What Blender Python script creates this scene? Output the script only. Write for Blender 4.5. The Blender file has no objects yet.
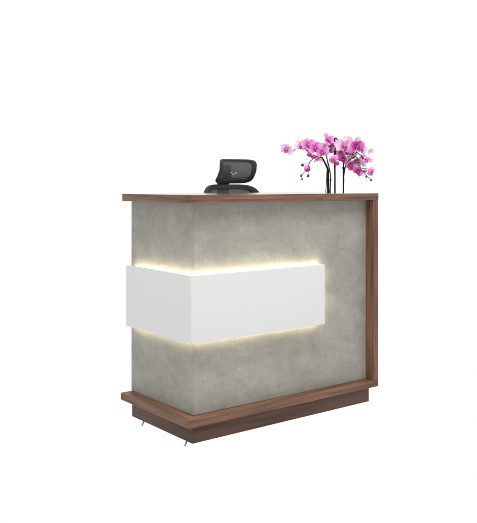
import bpy, bmesh, math, random
from mathutils import Vector, Matrix
random.seed(7)
sc = bpy.context.scene
C = sc.collection
PI = math.pi

# ------------------------------------------------------------------ helpers
def link(name, bm, mats, parent=None, smooth=False, bevel=0.0, seg=2, loc=None):
    me = bpy.data.meshes.new(name)
    bmesh.ops.recalc_face_normals(bm, faces=bm.faces[:])
    bm.to_mesh(me); bm.free()
    if not isinstance(mats, (list, tuple)): mats = [mats]
    for m in mats: me.materials.append(m)
    if smooth:
        for p in me.polygons: p.use_smooth = True
    o = bpy.data.objects.new(name, me); C.objects.link(o)
    if parent is not None: o.parent = parent
    if loc is not None: o.location = loc
    if bevel:
        b = o.modifiers.new('bevel', 'BEVEL'); b.width = bevel; b.segments = seg
        b.limit_method = 'ANGLE'; b.angle_limit = math.radians(50)
        for p in me.polygons: p.use_smooth = True
        b.harden_normals = True
    return o

def thing(name, label, cat, loc=(0, 0, 0)):
    o = bpy.data.objects.new(name, None); C.objects.link(o)
    o.location = loc; o.empty_display_size = 0.1
    o['label'] = label; o['category'] = cat
    return o

def add_box(bm, x0, x1, y0, y1, z0, z1, mi=0):
    vs = [bm.verts.new((x, y, z)) for z in (z0, z1) for x, y in ((x0, y0), (x1, y0), (x1, y1), (x0, y1))]
    for f in ((3, 2, 1, 0), (4, 5, 6, 7), (0, 1, 5, 4), (1, 2, 6, 5), (2, 3, 7, 6), (3, 0, 4, 7)):
        bm.faces.new([vs[i] for i in f]).material_index = mi

def add_tube(bm, pts, rads, n=10, cap=True):
    pts = [Vector(p) for p in pts]
    if not isinstance(rads, (list, tuple)): rads = [rads] * len(pts)
    rings = []
    up = Vector((0.13, 0.31, 0.94))
    for i, p in enumerate(pts):
        d = (pts[min(i + 1, len(pts) - 1)] - pts[max(i - 1, 0)]).normalized()
        a = d.cross(up)
        if a.length < 1e-3: a = d.cross(Vector((1, 0, 0)))
        a.normalize(); b = d.cross(a)
        rings.append([bm.verts.new(p + (a * math.cos(t) + b * math.sin(t)) * rads[i])
                      for t in [2 * PI * k / n for k in range(n)]])
    for r0, r1 in zip(rings, rings[1:]):
        for k in range(n): bm.faces.new((r0[k], r0[(k + 1) % n], r1[(k + 1) % n], r1[k]))
    if cap:
        bm.faces.new(rings[0][::-1]); bm.faces.new(rings[-1])

def smooth_path(pts, sub=5):
    P = [Vector(p) for p in pts]; out = []
    for i in range(len(P) - 1):
        a, b, c, d = P[max(i - 1, 0)], P[i], P[i + 1], P[min(i + 2, len(P) - 1)]
        for k in range(sub):
            t = k / sub
            out.append(0.5 * ((2 * b) + (c - a) * t + (2 * a - 5 * b + 4 * c - d) * t * t + (3 * b - a - 3 * c + d) * t ** 3))
    out.append(P[-1]); return out

def add_lathe(bm, prof, n=32, c=(0, 0), cap=True):
    rings = [[bm.verts.new((c[0] + r * math.cos(2 * PI * k / n), c[1] + r * math.sin(2 * PI * k / n), z)) for k in range(n)] for r, z in prof]
    for r0, r1 in zip(rings, rings[1:]):
        for k in range(n): bm.faces.new((r0[k], r0[(k + 1) % n], r1[(k + 1) % n], r1[k]))
    if cap:
        bm.faces.new(rings[0][::-1]); bm.faces.new(rings[-1])

def add_ball(bm, c, r, sx=1, sy=1, sz=1, rot=None, n=2):
    m = Matrix.Translation(Vector(c)) @ (rot or Matrix()) @ Matrix.Diagonal((sx, sy, sz, 1))
    bmesh.ops.create_icosphere(bm, subdivisions=n, radius=r, matrix=m)

# ------------------------------------------------------------------ materials
def new_mat(name):
    m = bpy.data.materials.new(name); m.use_nodes = True
    nt = m.node_tree; b = nt.nodes['Principled BSDF']
    return m, nt, b
def simple(name, col, rough=0.5, metal=0.0, noise=0.0, nscale=40, bump=0.0):
    m, nt, b = new_mat(name)
    b.inputs['Roughness'].default_value = rough; b.inputs['Metallic'].default_value = metal
    tc = nt.nodes.new('ShaderNodeTexCoord')
    nz = nt.nodes.new('ShaderNodeTexNoise'); nz.inputs['Scale'].default_value = nscale; nz.inputs['Detail'].default_value = 4
    nt.links.new(tc.outputs['Object'], nz.inputs['Vector'])
    cr = nt.nodes.new('ShaderNodeValToRGB')
    k = noise
    cr.color_ramp.elements[0].position = .3; cr.color_ramp.elements[1].position = .7
    cr.color_ramp.elements[0].color = [c * (1 - k) for c in col] + [1]
    cr.color_ramp.elements[1].color = [min(1, c * (1 + k)) for c in col] + [1]
    nt.links.new(nz.outputs['Fac'], cr.inputs['Fac']); nt.links.new(cr.outputs['Color'], b.inputs['Base Color'])
    if bump:
        bp = nt.nodes.new('ShaderNodeBump'); bp.inputs['Strength'].default_value = bump; bp.inputs['Distance'].default_value = .002
        nt.links.new(nz.outputs['Fac'], bp.inputs['Height']); nt.links.new(bp.outputs['Normal'], b.inputs['Normal'])
    return m

def srgb(r, g, b):
    f = lambda v: ((v / 255 + .055) / 1.055) ** 2.4 if v > 10 else v / 255 / 12.92
    return (f(r), f(g), f(b), 1)

def N(nt, kind, **kw):
    n = nt.nodes.new('ShaderNode' + kind)
    for k, v in kw.items():
        if hasattr(n, k): setattr(n, k, v)
        else: n.inputs[k].default_value = v
    return n

def wood(name, axis, gain=1.0, rough=.48, spec=.35):
    """walnut decor, grain running along the axis"""
    m, nt, b = new_mat(name)
    L = nt.links.new
    tc = N(nt, 'TexCoord')
    wrap = axis == 3
    if wrap:                                    # grain follows the board round the corner: along = x - y, across = z and min(x, y)
        axis = 0
        sp = N(nt, 'SeparateXYZ'); L(tc.outputs['Object'], sp.inputs[0])
        su = N(nt, 'Math', operation='SUBTRACT'); L(sp.outputs[0], su.inputs[0]); L(sp.outputs[1], su.inputs[1])
        mi = N(nt, 'Math', operation='MINIMUM'); L(sp.outputs[0], mi.inputs[0]); L(sp.outputs[1], mi.inputs[1])
        cb = N(nt, 'CombineXYZ'); L(su.outputs[0], cb.inputs[0]); L(mi.outputs[0], cb.inputs[1]); L(sp.outputs[2], cb.inputs[2])
        src = cb.outputs[0]
    else: src = tc.outputs['Object']
    sc1 = [60.0, 60.0, 60.0]; sc1[axis] = 2.6
    sc2 = [260.0, 260.0, 260.0]; sc2[axis] = 6.0
    sc3 = [6.0, 6.0, 6.0]; sc3[axis] = 2.2
    def noise(s, det, rough=.6, dist=0.0):
        mp = N(nt, 'Mapping'); mp.inputs['Scale'].default_value = s
        mp.inputs['Location'].default_value = (3.1 + axis, 1.7, 0.4)
        L(src, mp.inputs['Vector'])
        n = N(nt, 'TexNoise', Scale=1.0, Detail=det, Roughness=rough, Distortion=dist)
        L(mp.outputs['Vector'], n.inputs['Vector']); return n
    n1, n2, n3 = noise(sc1, 5, .62, .35), noise(sc2, 3, .6), noise(sc3, 3, .5, .5)
    cr = N(nt, 'ValToRGB'); e = cr.color_ramp.elements
    e[0].position = .28; e[0].color = srgb(80, 58, 46)
    e[1].position = .74; e[1].color = srgb(132, 98, 78)
    k = e.new(.43); k.color = srgb(97, 71, 57)
    k = e.new(.56); k.color = srgb(117, 87, 70)
    L(n1.outputs['Fac'], cr.inputs['Fac'])
    r2 = N(nt, 'MapRange'); r2.inputs['From Min'].default_value = .3; r2.inputs['From Max'].default_value = .7
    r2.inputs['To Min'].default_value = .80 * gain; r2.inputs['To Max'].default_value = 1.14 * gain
    L(n2.outputs['Fac'], r2.inputs['Value'])
    r3 = N(nt, 'MapRange'); r3.inputs['From Min'].default_value = .3; r3.inputs['From Max'].default_value = .7
    r3.inputs['To Min'].default_value = .84; r3.inputs['To Max'].default_value = 1.12
    L(n3.outputs['Fac'], r3.inputs['Value'])
    mu = N(nt, 'Math', operation='MULTIPLY'); L(r2.outputs[0], mu.inputs[0]); L(r3.outputs[0], mu.inputs[1])
    vm = N(nt, 'VectorMath', operation='SCALE'); L(cr.outputs['Color'], vm.inputs[0]); L(mu.outputs[0], vm.inputs['Scale'])
    tn = N(nt, 'VectorMath', operation='MULTIPLY'); tn.inputs[1].default_value = (1.12, 1.03, .93)
    L(vm.outputs[0], tn.inputs[0]); L(tn.outputs[0], b.inputs['Base Color'])
    b.inputs['Roughness'].default_value = rough
    b.inputs['Specular IOR Level'].default_value = spec
    bp = N(nt, 'Bump', Strength=.25 if rough > .2 else 0.0, Distance=.0008); L(n2.outputs['Fac'], bp.inputs['Height']); L(bp.outputs['Normal'], b.inputs['Normal'])
    return m

def concrete():
    m, nt, b = new_mat('concrete_decor'); L = nt.links.new
    tc = N(nt, 'TexCoord')
    def noise(s, scale, det, rough=.6, dist=0.0, loc=(0, 0, 0)):
        mp = N(nt, 'Mapping'); mp.inputs['Scale'].default_value = s; mp.inputs['Location'].default_value = loc
        L(tc.outputs['Object'], mp.inputs['Vector'])
        n = N(nt, 'TexNoise', Scale=scale, Detail=det, Roughness=rough, Distortion=dist)
        L(mp.outputs['Vector'], n.inputs['Vector']); return n
    cloud = noise((1, 1, 1.8), 3.6, 9, .66, .5, (2.3, 0, 1))
    patch = noise((1, 1, 1.2), 14, 10, .78, .15, (5, 1, 0))
    drips = noise((60, 60, 2.2), 2.0, 6, .65, .0, (1, 2, 3))
    fine = noise((1, 1, 1), 160, 6, .85)
    cr = N(nt, 'ValToRGB'); e = cr.color_ramp.elements
    e[0].position = .3; e[0].color = (.246, .240, .206, 1)
    e[1].position = .7; e[1].color = (.358, .356, .316, 1)
    k = e.new(.5); k.color = (.302, .299, .262, 1)
    L(cloud.outputs['Fac'], cr.inputs['Fac'])
    def rng(n, a, c, lo=.3, hi=.7):
        r = N(nt, 'MapRange'); r.inputs['From Min'].default_value = lo; r.inputs['From Max'].default_value = hi
        r.inputs['To Min'].default_value = a; r.inputs['To Max'].default_value = c
        L(n.outputs['Fac'], r.inputs['Value']); return r.outputs[0]
    def mul(a, c):
        n = N(nt, 'Math', operation='MULTIPLY'); L(a, n.inputs[0]); L(c, n.inputs[1]); return n.outputs[0]
    spots = noise((.8, .8, 1.2), 42, 8, .8, .3, (9, 3, 4))
    f = mul(mul(rng(patch, .88, 1.11), rng(drips, .955, 1.04)), mul(rng(fine, .90, 1.09), rng(spots, .78, 1.02, .34, .46)))
    vm = N(nt, 'VectorMath', operation='SCALE'); L(cr.outputs['Color'], vm.inputs[0]); L(f, vm.inputs['Scale'])
    L(vm.outputs[0], b.inputs['Base Color'])
    b.inputs['Roughness'].default_value = .62; b.inputs['Specular IOR Level'].default_value = .3
    bp = N(nt, 'Bump', Strength=.2, Distance=.001); L(patch.outputs['Fac'], bp.inputs['Height']); L(bp.outputs['Normal'], b.inputs['Normal'])
    return m

def emission(name, col, s):
    m = bpy.data.materials.new(name); m.use_nodes = True; nt = m.node_tree
    nt.nodes.remove(nt.nodes['Principled BSDF'])
    e = nt.nodes.new('ShaderNodeEmission'); e.inputs['Color'].default_value = (*col, 1); e.inputs['Strength'].default_value = s
    nt.links.new(e.outputs[0], nt.nodes['Material Output'].inputs['Surface']); return m

WX, WY, WZ = wood('walnut_grain_along_front', 0), wood('walnut_grain_along_side', 1), wood('walnut_grain_upright', 2)
CON = concrete()
TX, TW = wood('walnut_top_face', 0, 1.0, .10, .9), wood('walnut_top_edge', 3, 1.0, .4, .35)
PW, LW = wood('walnut_plinth_shade', 3, .64), wood('walnut_ledge', 3, 1.0)  # plinth walnut coloured darker to stand for the shade under the ledge
WHITE = simple('white_lacquer', (.665, .665, .665), .35, noise=.006, nscale=5)
LED = emission('led_warm', (1.0, .87, .67), 33.0)
STEEL = simple('brushed_steel', (.62, .60, .58), .4, .6, .1)
CARC = simple('cabinet_interior', (.60, .60, .58), .6, noise=.02)
BLACK = simple('black_plastic', (.012, .012, .012), .42, noise=.15, nscale=60)
CHAR = simple('charcoal_plastic', (.019, .0185, .018), .5, noise=.12, nscale=200, bump=.2)
SEATF = simple('seat_fabric', (.03, .03, .032), .85, noise=.2, nscale=300, bump=.4)
LOGO = simple('emblem_print', (.48, .50, .47), .5)
POTM = simple('planter_glaze', (.72, .72, .70), .3, noise=.02)
SOIL = simple('bark_mix', (.06, .035, .02), .9, noise=.5, nscale=80, bump=.8)
LEAF = simple('orchid_leaf', (.035, .09, .02), .35, noise=.25, nscale=15)
STEM = simple('orchid_stem', (.010, .008, .005), .5, noise=.5, nscale=60)
STEMB = simple('orchid_branch', (.045, .022, .014), .5, noise=.5, nscale=60)
STAKE = simple('black_stake', (.002, .002, .002), .45, noise=.3)
for _m in (STEM, STEMB, STAKE, BLACK): _m.node_tree.nodes['Principled BSDF'].inputs['Specular IOR Level'].default_value = .12
LIP = simple('orchid_lip', (.26, .05, .15), .5, noise=.7, nscale=160)
ANTH = simple('orchid_column', (.55, .50, .36), .5, noise=.3, nscale=160)

def mesh_fabric(name, col, trans):
    m, nt, b = new_mat(name); L = nt.links.new
    b.inputs['Base Color'].default_value = (*col, 1); b.inputs['Roughness'].default_value = .8
    tc = N(nt, 'TexCoord')
    nz = N(nt, 'TexNoise', Scale=420.0, Detail=2.0); L(tc.outputs['Object'], nz.inputs['Vector'])
    r = N(nt, 'MapRange'); r.inputs['From Min'].default_value = .35; r.inputs['From Max'].default_value = .65
    r.inputs['To Min'].default_value = trans * .7; r.inputs['To Max'].default_value = trans * 1.3
    L(nz.outputs['Fac'], r.inputs['Value'])
    t = N(nt, 'BsdfTransparent'); mx = N(nt, 'MixShader')
    L(r.outputs[0], mx.inputs[0]); L(b.outputs[0], mx.inputs[1]); L(t.outputs[0], mx.inputs[2])
    L(mx.outputs[0], nt.nodes['Material Output'].inputs['Surface']); return m
MESHF = mesh_fabric('chair_mesh', (.058, .057, .051), .05)

def petal_mat(name, pale, mid, deep):
    """colour runs from the throat (uv v=0) to the petal rim (v=1), with veins across u"""
    m, nt, b = new_mat(name); L = nt.links.new
    uv = N(nt, 'UVMap'); uv.uv_map = 'petal'
    sp = N(nt, 'SeparateXYZ'); L(uv.outputs[0], sp.inputs[0])
    tc = N(nt, 'TexCoord')
    nz = N(nt, 'TexNoise', Scale=55.0, Detail=4.0); L(tc.outputs['Object'], nz.inputs['Vector'])
    wv = N(nt, 'Math', operation='MULTIPLY'); wv.inputs[1].default_value = 55; L(sp.outputs[0], wv.inputs[0])
    sn = N(nt, 'Math', operation='SINE'); L(wv.outputs[0], sn.inputs[0])
    a = N(nt, 'MapRange'); a.inputs['From Min'].default_value = -1; a.inputs['From Max'].default_value = 1
    a.inputs['To Min'].default_value = -.07; a.inputs['To Max'].default_value = .07; L(sn.outputs[0], a.inputs['Value'])
    n2 = N(nt, 'MapRange'); n2.inputs['From Min'].default_value = .3; n2.inputs['From Max'].default_value = .7
    n2.inputs['To Min'].default_value = -.2; n2.inputs['To Max'].default_value = .2; L(nz.outputs['Fac'], n2.inputs['Value'])
    s1 = N(nt, 'Math', operation='ADD'); L(sp.outputs[1], s1.inputs[0]); L(a.outputs[0], s1.inputs[1])
    s2 = N(nt, 'Math', operation='ADD'); L(s1.outputs[0], s2.inputs[0]); L(n2.outputs[0], s2.inputs[1])
    cr = N(nt, 'ValToRGB'); e = cr.color_ramp.elements
    e[0].position = .05; e[0].color = (*deep, 1); e[1].position = .95; e[1].color = (*pale, 1)
    k = e.new(.5); k.color = (*mid, 1)
    L(s2.outputs[0], cr.inputs['Fac']); L(cr.outputs[0], b.inputs['Base Color'])
    b.inputs['Roughness'].default_value = .55; b.inputs['Specular IOR Level'].default_value = .25
    tr = N(nt, 'BsdfTranslucent'); L(cr.outputs[0], tr.inputs['Color'])
    mx = N(nt, 'MixShader'); mx.inputs[0].default_value = .35
    L(b.outputs[0], mx.inputs[1]); L(tr.outputs[0], mx.inputs[2])
    L(mx.outputs[0], nt.nodes['Material Output'].inputs['Surface']); return m
PAL = {
    'pale': petal_mat('petal_pale_pink', (.92, .76, .88), (.92, .64, .84), (.70, .20, .52)),
    'pink': petal_mat('petal_pink', (.92, .52, .84), (.90, .32, .74), (.66, .08, .46)),
    'hot': petal_mat('petal_magenta', (.84, .24, .66), (.66, .08, .46), (.26, .012, .14)),
    'mauve': petal_mat('petal_mauve', (.78, .42, .64), (.56, .16, .40), (.25, .03, .12)),
    'white': petal_mat('petal_smudge_grey', (.74, .74, .72), (.68, .68, .66), (.5, .5, .45)),
}
BUDM = {'dark': simple('bud_dark_magenta', (.16, .010, .065), .45, noise=.4, nscale=80),
        'mag': simple('bud_magenta', (.42, .03, .22), .45, noise=.35, nscale=70),
        'pink': simple('bud_pink', (.74, .24, .56), .45, noise=.3, nscale=60)}

# ------------------------------------------------------------------ camera
FPX, IW, IH, HOR, YAW = 792.76, 477.0, 523.0, 184.39, 0.6568
CAM = Vector((-1.9497, -2.8501, 1.1528))
cd = bpy.data.cameras.new('camera'); co = bpy.data.objects.new('camera', cd); C.objects.link(co)
co.location = CAM; co.rotation_euler = (PI / 2, 0, -YAW)
cd.sensor_fit = 'HORIZONTAL'; cd.sensor_width = 36; cd.lens = FPX / IW * 36
cd.shift_y = -(IH / 2 - HOR) / IW; cd.clip_start = .05; cd.clip_end = 500
sc.camera = co
UX, UY = math.cos(YAW), -math.sin(YAW)       # picture's right on the ground
VX, VY = math.sin(YAW), math.cos(YAW)        # away from the viewer

# ------------------------------------------------------------------ setting
floor_m = emission('white_floor_glow', (1, 1, 1), 1.0)  # floor glows by itself to stay pure white without shadows; also lights the desk
bm = bmesh.new()
bm.faces.new([bm.verts.new(p) for p in ((-120, -120, 0), (120, -120, 0), (120, 120, 0), (-120, 120, 0))])
fl = link('floor', bm, floor_m); fl['kind'] = 'structure'; fl['label'] = 'seamless self-glowing pure white studio floor'

# ------------------------------------------------------------------ desk dimensions (metres)
W, Wo, D = 1.0807, 1.1203, .5355
RF, LT, LL = .052, .052, .0606
ZP, ZL0, ZL1, ZT0, H = .020, .1115, .1464, 1.0720, 1.1075
desk = thing('reception_desk', 'small concrete grey reception desk with walnut frame and glowing white wrap-around panel', 'reception desk', (0, 0, 0))

def arc_corner(cx, cy, r, n=8):
    """rounded front-left corner whose sharp corner is (cx, cy): from the left side to the front"""
    return [(cx + r - r * math.cos(a), cy + r - r * math.sin(a)) for a in [PI / 2 * k / n for k in range(n + 1)]]

def l_ring(bm, outer, inner, z0, z1, half):
    """L-shaped bar between two equally long paths; material 0 before the mitre, 1 after"""
    n = len(outer)
    ob = [bm.verts.new((*p, z0)) for p in outer]; ot = [bm.verts.new((*p, z1)) for p in outer]
    ib = [bm.verts.new((*p, z0)) for p in inner]; it = [bm.verts.new((*p, z1)) for p in inner]
    for i in range(n - 1):
        mi = 0 if i < half else 1
        for f in ((ob[i], ob[i + 1], ot[i + 1], ot[i]), (ib[i + 1], ib[i], it[i], it[i + 1]),
                  (ot[i], ot[i + 1], it[i + 1], it[i]), (ob[i + 1], ob[i], ib[i], ib[i + 1])):
            bm.faces.new(f).material_index = mi
    bm.faces.new((ob[0], ot[0], it[0], ib[0])).material_index = 0
    bm.faces.new((ob[-1], ib[-1], it[-1], ot[-1])).material_index = 1

def path(x0, y0, xe, ye, r, n=8):
    return [(x0, ye)] + arc_corner(x0, y0, r, n) + [(xe, y0)]

# concrete body: front and side board round one softly eased corner
bm = bmesh.new()
l_ring(bm, path(0, 0, W, D, .008), path(.025, .025, W, D, .002), ZL1 + .0006, ZT0 - .0006, 5)
link('body_panel', bm, [CON, CON], desk, smooth=False, bevel=.0012)
# walnut base ledge
bm = bmesh.new()
l_ring(bm, path(-LL, -RF, Wo, D, .022), path(.05, .05, Wo, D, .002), ZL0, ZL1, 5)
link('base_ledge', bm, [LW, LW], desk, bevel=.005, seg=3)
# plinth, set back under the ledge
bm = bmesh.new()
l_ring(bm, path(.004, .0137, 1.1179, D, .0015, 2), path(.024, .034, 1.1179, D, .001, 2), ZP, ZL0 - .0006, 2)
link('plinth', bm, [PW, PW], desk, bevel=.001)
# top slab
bm = bmesh.new()
out = path(-LT, -RF, Wo, D, .036) + [(Wo, D)]
vb = [bm.verts.new((*p, ZT0)) for p in out]; vt = [bm.verts.new((*p, H)) for p in out]
n = len(out)
for i in range(n):
    f = bm.faces.new((vb[i], vb[(i + 1) % n], vt[(i + 1) % n], vt[i])); f.material_index = 0
bm.faces.new(vt).material_index = 1; bm.faces.new(vb[::-1]).material_index = 1
link('desktop', bm, [TW, TX], desk, bevel=.0022)
# right end panel
bm = bmesh.new(); add_box(bm, W + .0005, Wo - .002, -RF + .0008, D, ZL1 + .0004, ZT0 - .0004)
link('end_panel', bm, WZ, desk, bevel=.0015)
# staff side: bottom board and lower working shelf, both inside the shell
bm = bmesh.new(); add_box(bm, .0255, W, .0255, D - .01, ZL1 - .016, ZL1 + .002); link('bottom_board', bm, CARC, desk)
bm = bmesh.new(); add_box(bm, .0255, W, .0255, D - .02, .715, .740); link('work_shelf', bm, CARC, desk, bevel=.001)

# white panel wrapping the corner, held off the body
S, TH = .0475, .018
PX1, PY1, PZ0, PZ1 = .7422, .5038, .4721, .7624
bm = bmesh.new()
l_ring(bm, path(-S, -S, PX1, PY1, .011, 10), path(-S + TH, -S + TH, PX1, PY1, .003, 10), PZ0, PZ1, 6)
panel = link('light_panel', bm, [WHITE, WHITE], desk, bevel=.0015)
panel['label'] = 'white panel wrapped round the corner with warm light glowing behind its edges'
for bx in ((.18, .24, -S + TH - .001, .0005), (.55, .61, -S + TH - .001, .0005), (-S + TH - .001, .0005, .25, .31)):
    bm = bmesh.new(); add_box(bm, *bx, .58, .64)            # spacer blocks that carry the panel
    link('mounting_block', bm, CARC, panel)
def strip(bx):
    bm = bmesh.new(); add_box(bm, *bx); link('led_strip', bm, LED, panel)
e = .013; t = .003; yi = -S + TH + .0006
strip((-.02, PX1 - .001, yi, yi + t, PZ1 - e - .008, PZ1 - e))
strip((-.02, PX1 - .001, yi, yi + t, PZ0 + e, PZ0 + e + .008))
strip((yi, yi + t, -.014, PY1 - .004, PZ1 - e - .008, PZ1 - e))
strip((yi, yi + t, -.014, PY1 - .004, PZ0 + e, PZ0 + e + .008))
strip((PX1 - .011, PX1 - .003, yi, yi + t, PZ0 + .024, PZ1 - .024))

# levelling feet
for x, y, lean in ((.010, .430, 1), (.008, .060, 1), (.16, .16, 0), (1.0, .13, 0), (1.0, .45, 0), (.16, .45, 0)):
    bm = bmesh.new()
    d = Vector((-.016, -.003, 0)) if lean else Vector((0, 0, 0))
    add_tube(bm, [(x, y, ZP + .004), (x + d.x * .7, y + d.y * .7, .005), (x + d.x, y + d.y, .0005)], [.0036, .0036, .0060] if lean else [.006, .006, .016], 12)
    link('levelling_foot', bm, STEEL, desk, smooth=True)

# ------------------------------------------------------------------ office chair behind the desk (faces the counter, -y)
CX, CY = 1.10, 1.19
chair = thing('office_chair', 'black mesh office chair with grey see-through headrest standing behind the desk', 'office chair', (CX, CY, 0))
def sgnpow(v, p): return math.copysign(abs(v) ** p, v)
def ring_surface(S, ex, n=72, s0=1.0, t0=1.0, tin=(0.8, .8, .8), thick=.012, frame_bevel=.004):
    """returns bmesh of a frame ring and bmesh of the fabric inside, both laid on surface S(s,t)"""
    outer = []; inner = []
    for k in range(n):
        a = 2 * PI * k / n
        s, t = sgnpow(math.cos(a), ex), sgnpow(math.sin(a), ex)
        outer.append((s, t))
        si, tt = s * tin[0], t * (tin[1] if t > 0 else tin[2])
        inner.append((si, tt))
    bm = bmesh.new()
    rows = []
    for f in (0, .5, 1):
        rows.append([bm.verts.new(S(o[0] + (i[0] - o[0]) * f, o[1] + (i[1] - o[1]) * f)) for o, i in zip(outer, inner)])
    for r0, r1 in zip(rows, rows[1:]):
        for k in range(n): bm.faces.new((r0[k], r0[(k + 1) % n], r1[(k + 1) % n], r1[k]))
    fb = bmesh.new(); prev = None; R = 8
    for j in range(R):
        f = 1 - j / R
        row = [fb.verts.new(S(i[0] * f, i[1] * f)) for i in inner]
        if prev:
            for k in range(n): fb.faces.new((prev[k], prev[(k + 1) % n], row[(k + 1) % n], row[k]))
        prev = row
    c = fb.verts.new(S(0, 0))
    for k in range(n): fb.faces.new((prev[k], prev[(k + 1) % n], c))
    return bm, fb
def solid(o, th, bev=.003):
    s = o.modifiers.new('solid', 'SOLIDIFY'); s.thickness = th; s.offset = 0
    b = o.modifiers.new('bevel', 'BEVEL'); b.width = bev; b.segments = 3; b.limit_method = 'ANGLE'; b.angle_limit = math.radians(50)

# backrest, local to the chair (origin at its base): x across, -y forward
def SB(s, t):
    z = .86 + .293 * t
    w = .246 - .012 * t
    y = .02 + .05 * t - .085 * (abs(s) ** 2.2) + .03 * math.cos(t * 2.6)
    return Vector((w * s, y, z))
fr, fb = ring_surface(SB, .38, tin=(.86, .90, .88))
back = thing_back = link('backrest', fr, CHAR, chair, smooth=True); solid(back, .022, .006)
link('back_mesh', fb, MESHF, back, smooth=True)

# headrest
HZ, HH = 1.238, .0755
def SH(s, t):
    z = HZ + HH * t
    bk = max(0, .25 - t)
    y = -.022 - .070 * abs(s) ** 2.0 + .046 * bk ** 1.7
    wd = .143
    return Vector((wd * s, y, z))
fr, fb = ring_surface(SH, .30, tin=(.84, .82, .60))
head = link('headrest', fr, CHAR, chair, smooth=True); solid(head, .018, .005)
hm = link('headrest_mesh', fb, MESHF, head, smooth=True)
# emblem: little pair of wings on the mesh
bm = bmesh.new()
def emb(poly):
    vs = [bm.verts.new(SH(s, t) + Vector((0, -.003, 0))) for s, t in poly]
    bm.faces.new(vs)
ex, ez = .10, -.26
def w(pts): emb([(ex + a / 100, ez + b / 100) for a, b in pts])
w([(-17, 16), (-10, 17), (-4, 4), (-7, 0)])
w([(-4, 4), (2, 4), (1, -9), (-7, 0)])
w([(3, -8), (3, 5), (9, 16), (17, 17), (12, 2)])
w([(-22, 17), (-19, 17), (-17, 11), (-20, 11)])
link('emblem', bm, LOGO, head)
# bracket behind the headrest, neck
bm = bmesh.new()
for s in (0,):
    pts = [(-.045, .024, 1.06), (-.045, .020, 1.15)]
add_box(bm, -.040, .034, .026, .052, 1.165, 1.281)
link('headrest_bracket', bm, BLACK, chair, bevel=.0125, seg=4)
bm = bmesh.new(); add_box(bm, -.040, .036, .062, .092, 1.02, 1.172); add_box(bm, -.040, .036, .0525, .0615, 1.155, 1.172)
link('neck_post', bm, BLACK, chair, bevel=.008, seg=3)
# spine, seat, arms, lift, base
bm = bmesh.new(); add_tube(bm, smooth_path([(0, .075, 1.06), (0, .10, .85), (0, .11, .6), (0, .05, .42), (0, -.1, .405)]), .024, 12)
link('spine', bm, BLACK, chair, smooth=True)
bm = bmesh.new(); add_box(bm, -.24, .24, -.44, .02, .43, .50)
link('seat', bm, SEATF, chair, bevel=.03, seg=5)
bm = bmesh.new(); add_box(bm, -.11, .11, -.30, -.08, .375, .43)
link('tilt_mechanism', bm, BLACK, chair, bevel=.01)
for s in (-1, 1):
    bm = bmesh.new(); add_tube(bm, smooth_path([(s * .12, -.19, .41), (s * .26, -.19, .42), (s * .29, -.18, .50), (s * .29, -.18, .655)]), .016, 10)
    arm = link('armrest', bm, BLACK, chair, smooth=True)
    bm = bmesh.new(); add_box(bm, s * .29 - .045, s * .29 + .045, -.31, -.06, .655, .68)
    link('arm_pad', bm, CHAR, arm, bevel=.01, seg=3)
bm = bmesh.new(); add_lathe(bm, [(.028, .09), (.028, .25), (.018, .25), (.018, .38)], 20, (0, -.19)); link('gas_lift', bm, STEEL, chair, smooth=False, bevel=.001)
bm = bmesh.new(); add_lathe(bm, [(.05, .07), (.05, .115), (.032, .125)], 24, (0, -.19))
for k in range(5):
    a = 2 * PI * k / 5 + .3
    add_tube(bm, [(0, -.19, .10), (.16 * math.cos(a), -.19 + .16 * math.sin(a), .09), (.29 * math.cos(a), -.19 + .29 * math.sin(a), .072)], [.026, .020, .014], 8)
link('star_base', bm, BLACK, chair, smooth=True)
for k in range(5):
    a = 2 * PI * k / 5 + .3; x, y = .285 * math.cos(a), -.19 + .285 * math.sin(a)
    bm = bmesh.new()
    tx, ty = -math.sin(a), math.cos(a)
    for s in (-1, 1): add_tube(bm, [(x + tx * s * .008, y + ty * s * .008, .0275), (x + tx * s * .024, y + ty * s * .024, .0275)], .027, 18)
    add_tube(bm, [(x, y, .03), (x, y, .075)], .008, 8)
    link('castor', bm, BLACK, chair)

# ------------------------------------------------------------------ orchid in a tall planter behind the right end
PD = 4.86                                   # distance of the plant in front of the lens plane
OX = (335 - IW / 2) / FPX * PD
ORI = Vector((CAM.x + VX * PD + UX * OX, CAM.y + VY * PD + UY * OX, 0))
plant = thing('orchid_plant', 'pink and magenta moth orchid with arching dark stems behind the right end of the desk', 'orchid', ORI)
def at(px, py, w=0.0):
    """sketch coordinates on the plant's own upright plane (w = metres behind it) -> plant space"""
    d = PD + w; k = d / FPX
    r = (px - IW / 2) * k - OX
    return Vector((UX * r + VX * w, UY * r + VY * w, CAM.z + (HOR - py) * k))
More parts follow.
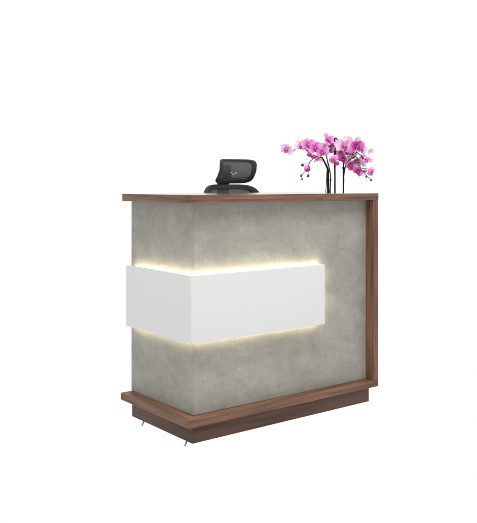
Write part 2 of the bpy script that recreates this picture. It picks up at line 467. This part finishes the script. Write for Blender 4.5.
# planter
bm = bmesh.new()
add_lathe(bm, [(.085, 0), (.092, .02), (.128, .86), (.132, .90), (.124, .90), (.120, .875)], 40, cap=False)
bm.faces.new([v for v in bm.verts if abs(v.co.z) < 1e-6])
link('planter', bm, POTM, plant, smooth=True)
bm = bmesh.new(); add_lathe(bm, [(.002, .86), (.121, .868), (.10, .80)], 32); link('bark_mix', bm, SOIL, plant)
for k in range(9):
    a = 2 * PI * k / 9 + .4; L_ = random.uniform(.15, .21); bm = bmesh.new(); rows = []
    dx, dy = math.cos(a), math.sin(a)
    for i in range(9):
        t = i / 8; wdt = .034 * math.sin(PI * min(1, .12 + t * .88)) ** .6 + .001
        r = .02 + L_ * t; z = .875 + .10 * t - .16 * t * t + .03 * math.sin(k)* t
        rows.append([bm.verts.new((dx * r - dy * wdt * q, dy * r + dx * wdt * q, z + .012 * abs(q))) for q in (-1, -.4, 0, .4, 1)])
    for r0, r1 in zip(rows, rows[1:]):
        for q in range(4): bm.faces.new((r0[q], r0[q + 1], r1[q + 1], r1[q]))
    lf = link('leaf', bm, LEAF, plant, smooth=True); s = lf.modifiers.new('t', 'SOLIDIFY'); s.thickness = .002

pm = .0061
def stem(name, pts, r, mat, wob=0.0):
    P_ = []
    for p in pts:
        P_.append(at(*p) if len(p) == 3 else Vector(p[:2] + (0,)))
    P_ = smooth_path(P_, 6)
    k = len(P_); bm = bmesh.new()
    rr = [r[0] + (r[1] - r[0]) * i / (k - 1) for i in range(k)]
    rr = [q * (1.0 + (.28 if i % 11 == 5 else 0)) for i, q in enumerate(rr)]      # nodes
    add_tube(bm, P_, rr, 8)
    return link(name, bm, mat, plant, smooth=True)
stem('stem', [(329.5, 226, 0), (328.6, 205, 0), (328.2, 190, 0), (328, 176, 0), (327.6, 169, 0), (325, 163, -.01), (321.5, 157.5, -.015), (315, 156, -.02)], (.0095, .0040), STEM)
stem('stem', [(330.5, 226, .01), (325.8, 200, .01), (325.8, 192, .01), (326.5, 182, .01), (326.8, 172, .01)], (.003, .0022), STEMB)
stem('stem', [(332, 226, .0), (330.2, 200, .0), (330.3, 186, .0), (330.6, 177, -.01), (329.2, 168, -.01), (327.2, 160, -.02), (326, 154, -.02), (322, 152.5, -.03), (316, 151.5, -.035), (309, 151, -.03), (302, 148.5, -.02), (297.5, 146.5, -.01), (294, 150.5, 0), (290, 153, .0), (286.5, 152.5, .0)], (.0046, .0020), STEMB)
stem('stem', [(335, 226, .02), (334.9, 200, .02), (334.9, 175, .02), (334.8, 163, .02), (335.4, 152, .02), (335.3, 144, .02), (334.4, 139.5, .02), (336.2, 138.2, .02), (337.4, 140.5, .02), (336.6, 143.5, .02)], (.0058, .0034), STEM)
stem('stem', [(335.5, 153, .02), (333, 150, .02), (330.5, 148, .02), (328.5, 146.5, .01)], (.0024, .0018), STEMB)
stem('stem', [(335.8, 146.5, .02), (338.5, 144.5, .01), (341.5, 147, .0)], (.0024, .0016), STEMB)
stem('stem', [(341, 226, .0), (343.3, 205, .0), (343.4, 190, .0), (343.6, 176, .0), (343.4, 166, .0), (343.2, 158, .0), (343, 151, .0)], (.0054, .0036), STEM)
stem('stem', [(343.6, 178, .0), (345, 168, -.01), (347.5, 162, -.02), (352, 158.4, -.03), (356.5, 157, -.03), (358, 163, -.04), (361, 168.5, -.05), (366, 175, -.05), (370.8, 180, -.05)], (.0036, .0016), STEM)
stem('stem', [(354, 158, -.03), (356, 153, -.02), (357, 149, -.01)], (.0024, .0018), STEMB)
stem('stem', [(356.5, 152, -.02), (360.5, 155, -.03), (363.5, 158.5, -.03), (366, 159.5, -.03)], (.0026, .0018), STEM)
stem('stem', [(361, 168.5, -.05), (366, 168.5, -.05), (371, 170.5, -.05)], (.0022, .0014), STEMB)
stem('stem', [(321, 157.5, -.015), (315, 157.5, -.03), (310, 162, -.04), (308, 167.5, -.04), (305, 171.5, -.04), (301.3, 175.5, -.04)], (.0030, .0016), STEM)
stem('stem', [(310, 162, -.04), (306, 163.5, -.04), (303, 165, -.04)], (.0012, .0010), STEMB)
stem('stem', [(307.5, 169, -.04), (308.2, 173, -.04), (308.1, 175.5, -.04)], (.0012, .0010), STEMB)
stem('stem', [(301.4, 175.4, -.04), (301.6, 177, -.04), (302.1, 179, -.04)], (.0010, .0008), STEMB)
bm = bmesh.new()
add_tube(bm, [at(328.9, 226, .006), at(328.3, 196, .006), at(327.9, 168.5, .006)], [.0062, .0062, .0058], 8)
link('support_stake', bm, STAKE, plant, smooth=True)
bm = bmesh.new()
add_tube(bm, [at(343.0, 226, .008), at(343.3, 196, .008), at(343.3, 163, .008)], [.0042] * 3, 8)
link('support_stake', bm, STAKE, plant, smooth=True)
bm = bmesh.new()
add_tube(bm, [at(334.6, 226, .028), at(334.8, 196, .028), at(334.8, 152, .028)], [.0040] * 3, 8)
link('support_stake', bm, STAKE, plant, smooth=True)
for px, py, w_ in ((328, 171, 0), (334.9, 154, .02), (335.2, 148, .02), (343.5, 168, 0)):
    bm = bmesh.new(); add_tube(bm, [at(px, py + .9, w_), at(px, py - .9, w_)], .0085, 10); link('stem_clip', bm, STAKE, plant, smooth=True)

def petal(bm, uvl, ang, length, width, cup, twist, point=.0, base=.06, frill=.0):
    """one petal in the flower's own frame: face towards -Z_local(-y here), radial angle ang in x/z"""
    nu, nv = 8, 7; rows = []
    ca, sa = math.cos(ang), math.sin(ang); ph = random.uniform(0, 6)
    for j in range(nv + 1):
        v = j / nv
        prof = (math.sin(PI * min(1, (v * .93 + .035))) ** (.55 if point < .5 else .9))
        prof *= (1 - point * v * .45)
        wd = width * max(base, prof)
        row = []
        for i in range(nu + 1):
            u = i / nu * 2 - 1
            r = length * (.04 + .96 * v) * (1 - .10 * u * u * v)
            x = r; y_ = wd * u
            dep = -cup * length * (v ** 2) + .22 * wd * (u * u) * (1 if cup > 0 else .4) * -1 + frill * length * math.sin(u * 5 + ph + v * 3) * v + twist * wd * u * v
            row.append((bm.verts.new((x * ca - y_ * sa, dep, x * sa + y_ * ca)), (i / nu, v)))
        rows.append(row)
    for r0, r1 in zip(rows, rows[1:]):
        for i in range(nu):
            q = (r0[i], r0[i + 1], r1[i + 1], r1[i])
            f = bm.faces.new([a[0] for a in q])
            for lp, a in zip(f.loops, q): lp[uvl].uv = a[1]

def flower(px, py, w_, size, col, yaw=0, pitch=0, roll=0, open_=1.0):
    """yaw turns the face to picture right (+) / left (-), pitch tips it up (+) or down (-); degrees"""
    bm = bmesh.new(); uvl = bm.loops.layers.uv.new('petal')
    R_ = size * pm / 2
    cp = .12 + (1 - open_) * .9
    j = lambda a: random.uniform(-a, a)
    for a in (90, 210, 330):                                                # sepals, behind
        petal(bm, uvl, math.radians(a + j(6)), R_ * (1.0 + j(.06)), R_ * .36, cp * .8 - .05, j(.3), .7, .1, .02)
    k0 = len(bm.verts)
    for a in (12, 168):                                                     # two broad petals, in front
        petal(bm, uvl, math.radians(a + j(6)), R_ * (1.02 + j(.05)), R_ * .60, cp + j(.06), j(.25), .0, .12, .035)
    bm.verts.ensure_lookup_table()
    for v in bm.verts[k0:]: v.co.y -= .08 * R_
    R3 = Matrix.Rotation(-YAW, 4, 'Z') @ Matrix.Rotation(math.radians(yaw), 4, 'Z') @ Matrix.Rotation(math.radians(-pitch), 4, 'X') @ Matrix.Rotation(math.radians(roll), 4, 'Y')
    M = Matrix.Translation(at(px, py, w_)) @ R3
    o = link('flower', bm, PAL[col], plant, smooth=True); o.matrix_local = M
    if col == 'white': return o
    lb = bmesh.new()
    add_ball(lb, (0, -.18 * R_, -.10 * R_), R_ * .17, 1, 1.1, .8)
    for s in (-1, 1):
        add_ball(lb, (s * .17 * R_, -.20 * R_, -.06 * R_), R_ * .13, .55, .8, 1.25, Matrix.Rotation(s * .5, 4, 'Y'))
    add_ball(lb, (0, -.26 * R_, -.30 * R_), R_ * .15, .7, .6, 1.3)
    lp = link('lip', lb, LIP, o, smooth=True)
    cb = bmesh.new(); add_ball(cb, (0, -.24 * R_, .04 * R_), R_ * .085, .8, 1.4, .9); link('flower_column', cb, ANTH, o, smooth=True)
    # short stalk behind the bloom
    return o

def bud(px, py, w_, wpx, hpx, col, roll=0):
    bm = bmesh.new()
    r = pm / 2
    add_ball(bm, (0, 0, 0), 1.0, wpx * r, wpx * r * .9, hpx * r, None, 3)
    for v in bm.verts:                                                      # seams where the sepals meet, pointed tip
        a = math.atan2(v.co.y, v.co.x); k = 1 - .09 * abs(math.cos(a * 1.5)) ** 6
        zz = v.co.z / (hpx * r)
        k *= 1 - .18 * max(0, zz)
        v.co.x *= k; v.co.y *= k
    o = link('bud', bm, BUDM[col], plant, smooth=True)
    o.matrix_local = Matrix.Translation(at(px, py, w_)) @ Matrix.Rotation(-YAW, 4, 'Z') @ Matrix.Rotation(math.radians(roll), 4, 'Y')
    return o

flower(286.8, 149.5, -.01, 15, 'pale', -25, -12, 22)
flower(301.6, 146.0, -.03, 15, 'pale', -30, 0, 10)
flower(307.8, 145.2, -.05, 16, 'pink', 18, 6, 0)
flower(315.6, 148.0, -.06, 16, 'pink', -10, -4, -12)
flower(322.6, 152.4, -.07, 14, 'pink', -14, -10, -14)
flower(327.6, 141.0, .00, 18, 'pink', 48, 30, 20, .7)
flower(330.4, 146.5, -.01, 11, 'mauve', 40, -25, 40, .8)
flower(329.4, 151.0, -.02, 8, 'hot', 10, -30, 0, .6)
flower(344.2, 146.4, -.02, 21, 'pale', 6, 6, 4)
flower(341.2, 152.8, -.03, 9, 'mauve', -20, -30, 0, .7)
flower(350.6, 143.6, .02, 14, 'pale', 20, 10, 30)
flower(337.6, 148.6, .03, 12, 'pale', -20, 0, -20)
flower(331.0, 140.0, .03, 12, 'pale', 40, 20, 0, .8)
flower(324.6, 147.0, .01, 12, 'pale', -30, 10, 10)
flower(352.4, 153.8, .01, 11, 'pale', 10, -20, 20)
flower(347.4, 152.6, .00, 10, 'pink', -10, -30, 0, .8)
flower(361.8, 157.2, .00, 10, 'pale', 30, -20, 0, .8)
flower(352.6, 168.6, -.02, 9, 'pink', -20, -30, 20, .7)
flower(310.6, 149.6, -.02, 10, 'pale', 0, -30, 0, .8)
flower(356.6, 146.6, -.04, 16, 'hot', 8, 0, -6)
flower(361.4, 149.6, -.01, 13, 'pale', 30, -10, 20)
flower(343.6, 159.6, -.03, 12, 'hot', -35, -10, 30, .75)
flower(350.2, 165.6, -.05, 12, 'mauve', 20, -15, 10, .8)
flower(356.8, 161.0, -.05, 11, 'mauve', 0, -35, 0, .8)
flower(357.6, 172.0, -.06, 11, 'hot', 10, 5, 36, .85)
for q in ((339.5, 153.5, .05, 12), (334.0, 150.0, .06, 10), (350.5, 157.5, .05, 12), (355.5, 166.5, .04, 11), (361.5, 164.0, .04, 10), (348.5, 140.0, .06, 9), (357.5, 139.5, .05, 7), (370.0, 151.5, .05, 8)):
    flower(q[0], q[1], q[2], q[3], 'white', random.uniform(-30, 30), random.uniform(-20, 20), random.uniform(-40, 40), .85)  # greyish blooms added to stand for faint grey smudges around the cluster
flower(333.6, 160.2, -.04, 10.5, 'pink', 172, 20, 40, .35)
bud(337.3, 163.4, -.02, 4.5, 4.5, 'mag', 30)
flower(317.4, 158.8, -.05, 9, 'pink', 150, -50, 10, .4)
bud(313.6, 156.6, -.05, 7, 4.4, 'mag', 10)
bud(309.4, 154.4, -.05, 5.2, 4.8, 'mag', 0)
bud(307.4, 168.6, -.045, 7.0, 6.6, 'mag', 25)
bud(306.0, 167.6, -.055, 4.0, 5.4, 'pink', 25)
bud(302.6, 165.0, -.04, 3.4, 3.2, 'dark')
bud(308.2, 175.8, -.04, 3.0, 3.4, 'dark')
bud(301.3, 175.6, -.04, 2.4, 3.0, 'dark')
bud(302.2, 179.0, -.04, 2.4, 2.2, 'mag')
flower(367.0, 160.0, -.04, 10, 'pink', 155, -20, 10, .4)
flower(371.8, 172.2, -.06, 9.6, 'pink', 190, 15, 70, .35)
bud(359.6, 168.8, -.06, 4.6, 5, 'mag', 20)
bud(365.0, 171.0, -.05, 3.8, 3.4, 'mag', 20)
bud(366.4, 176.8, -.05, 2.4, 2.4, 'dark', 20)
bud(371.0, 180.0, -.05, 2.6, 2.4, 'dark', 20)

# ------------------------------------------------------------------ light: bright white studio
wd = bpy.data.worlds.new('World'); sc.world = wd; wd.use_nodes = True
nt = wd.node_tree; bg = nt.nodes['Background']
tc = N(nt, 'TexCoord'); dp = N(nt, 'VectorMath', operation='DOT_PRODUCT')
dp.inputs[1].default_value = (VX, VY, 0)
nt.links.new(tc.outputs['Generated'], dp.inputs[0])
mr = N(nt, 'MapRange'); mr.inputs['From Min'].default_value = -1.0; mr.inputs['From Max'].default_value = -.12
mr.inputs['To Min'].default_value = .32; mr.inputs['To Max'].default_value = 1.03
nt.links.new(dp.outputs['Value'], mr.inputs['Value'])
bg.inputs['Color'].default_value = (1, 1, 1, 1)
nt.links.new(mr.outputs[0], bg.inputs['Strength'])

def area(name, loc, target, size, power, col=(1, 1, 1)):
    ld = bpy.data.lights.new(name, 'AREA'); ld.shape = 'RECTANGLE'; ld.size, ld.size_y = size; ld.energy = power; ld.color = col
    o = bpy.data.objects.new(name, ld); C.objects.link(o); o.location = loc
    o.rotation_euler = (Vector(target) - Vector(loc)).to_track_quat('-Z', 'Y').to_euler(); return o
area('top_softbox', (-.15, -1.1, 3.6), (.5, .1, .5), (2.6, 1.8), 110, (1, .985, .96))
area('front_softbox', (1.2, -4.2, 2.6), (.5, 0, .6), (1.8, 1.8), 4)

sc.view_settings.view_transform = 'Standard'; sc.view_settings.look = 'None'
sc.view_settings.exposure = 0; sc.view_settings.gamma = 1
sc.render.engine = 'CYCLES'
sc.cycles.use_denoising = True
sc.cycles.max_bounces = 8; sc.cycles.transparent_max_bounces = 12
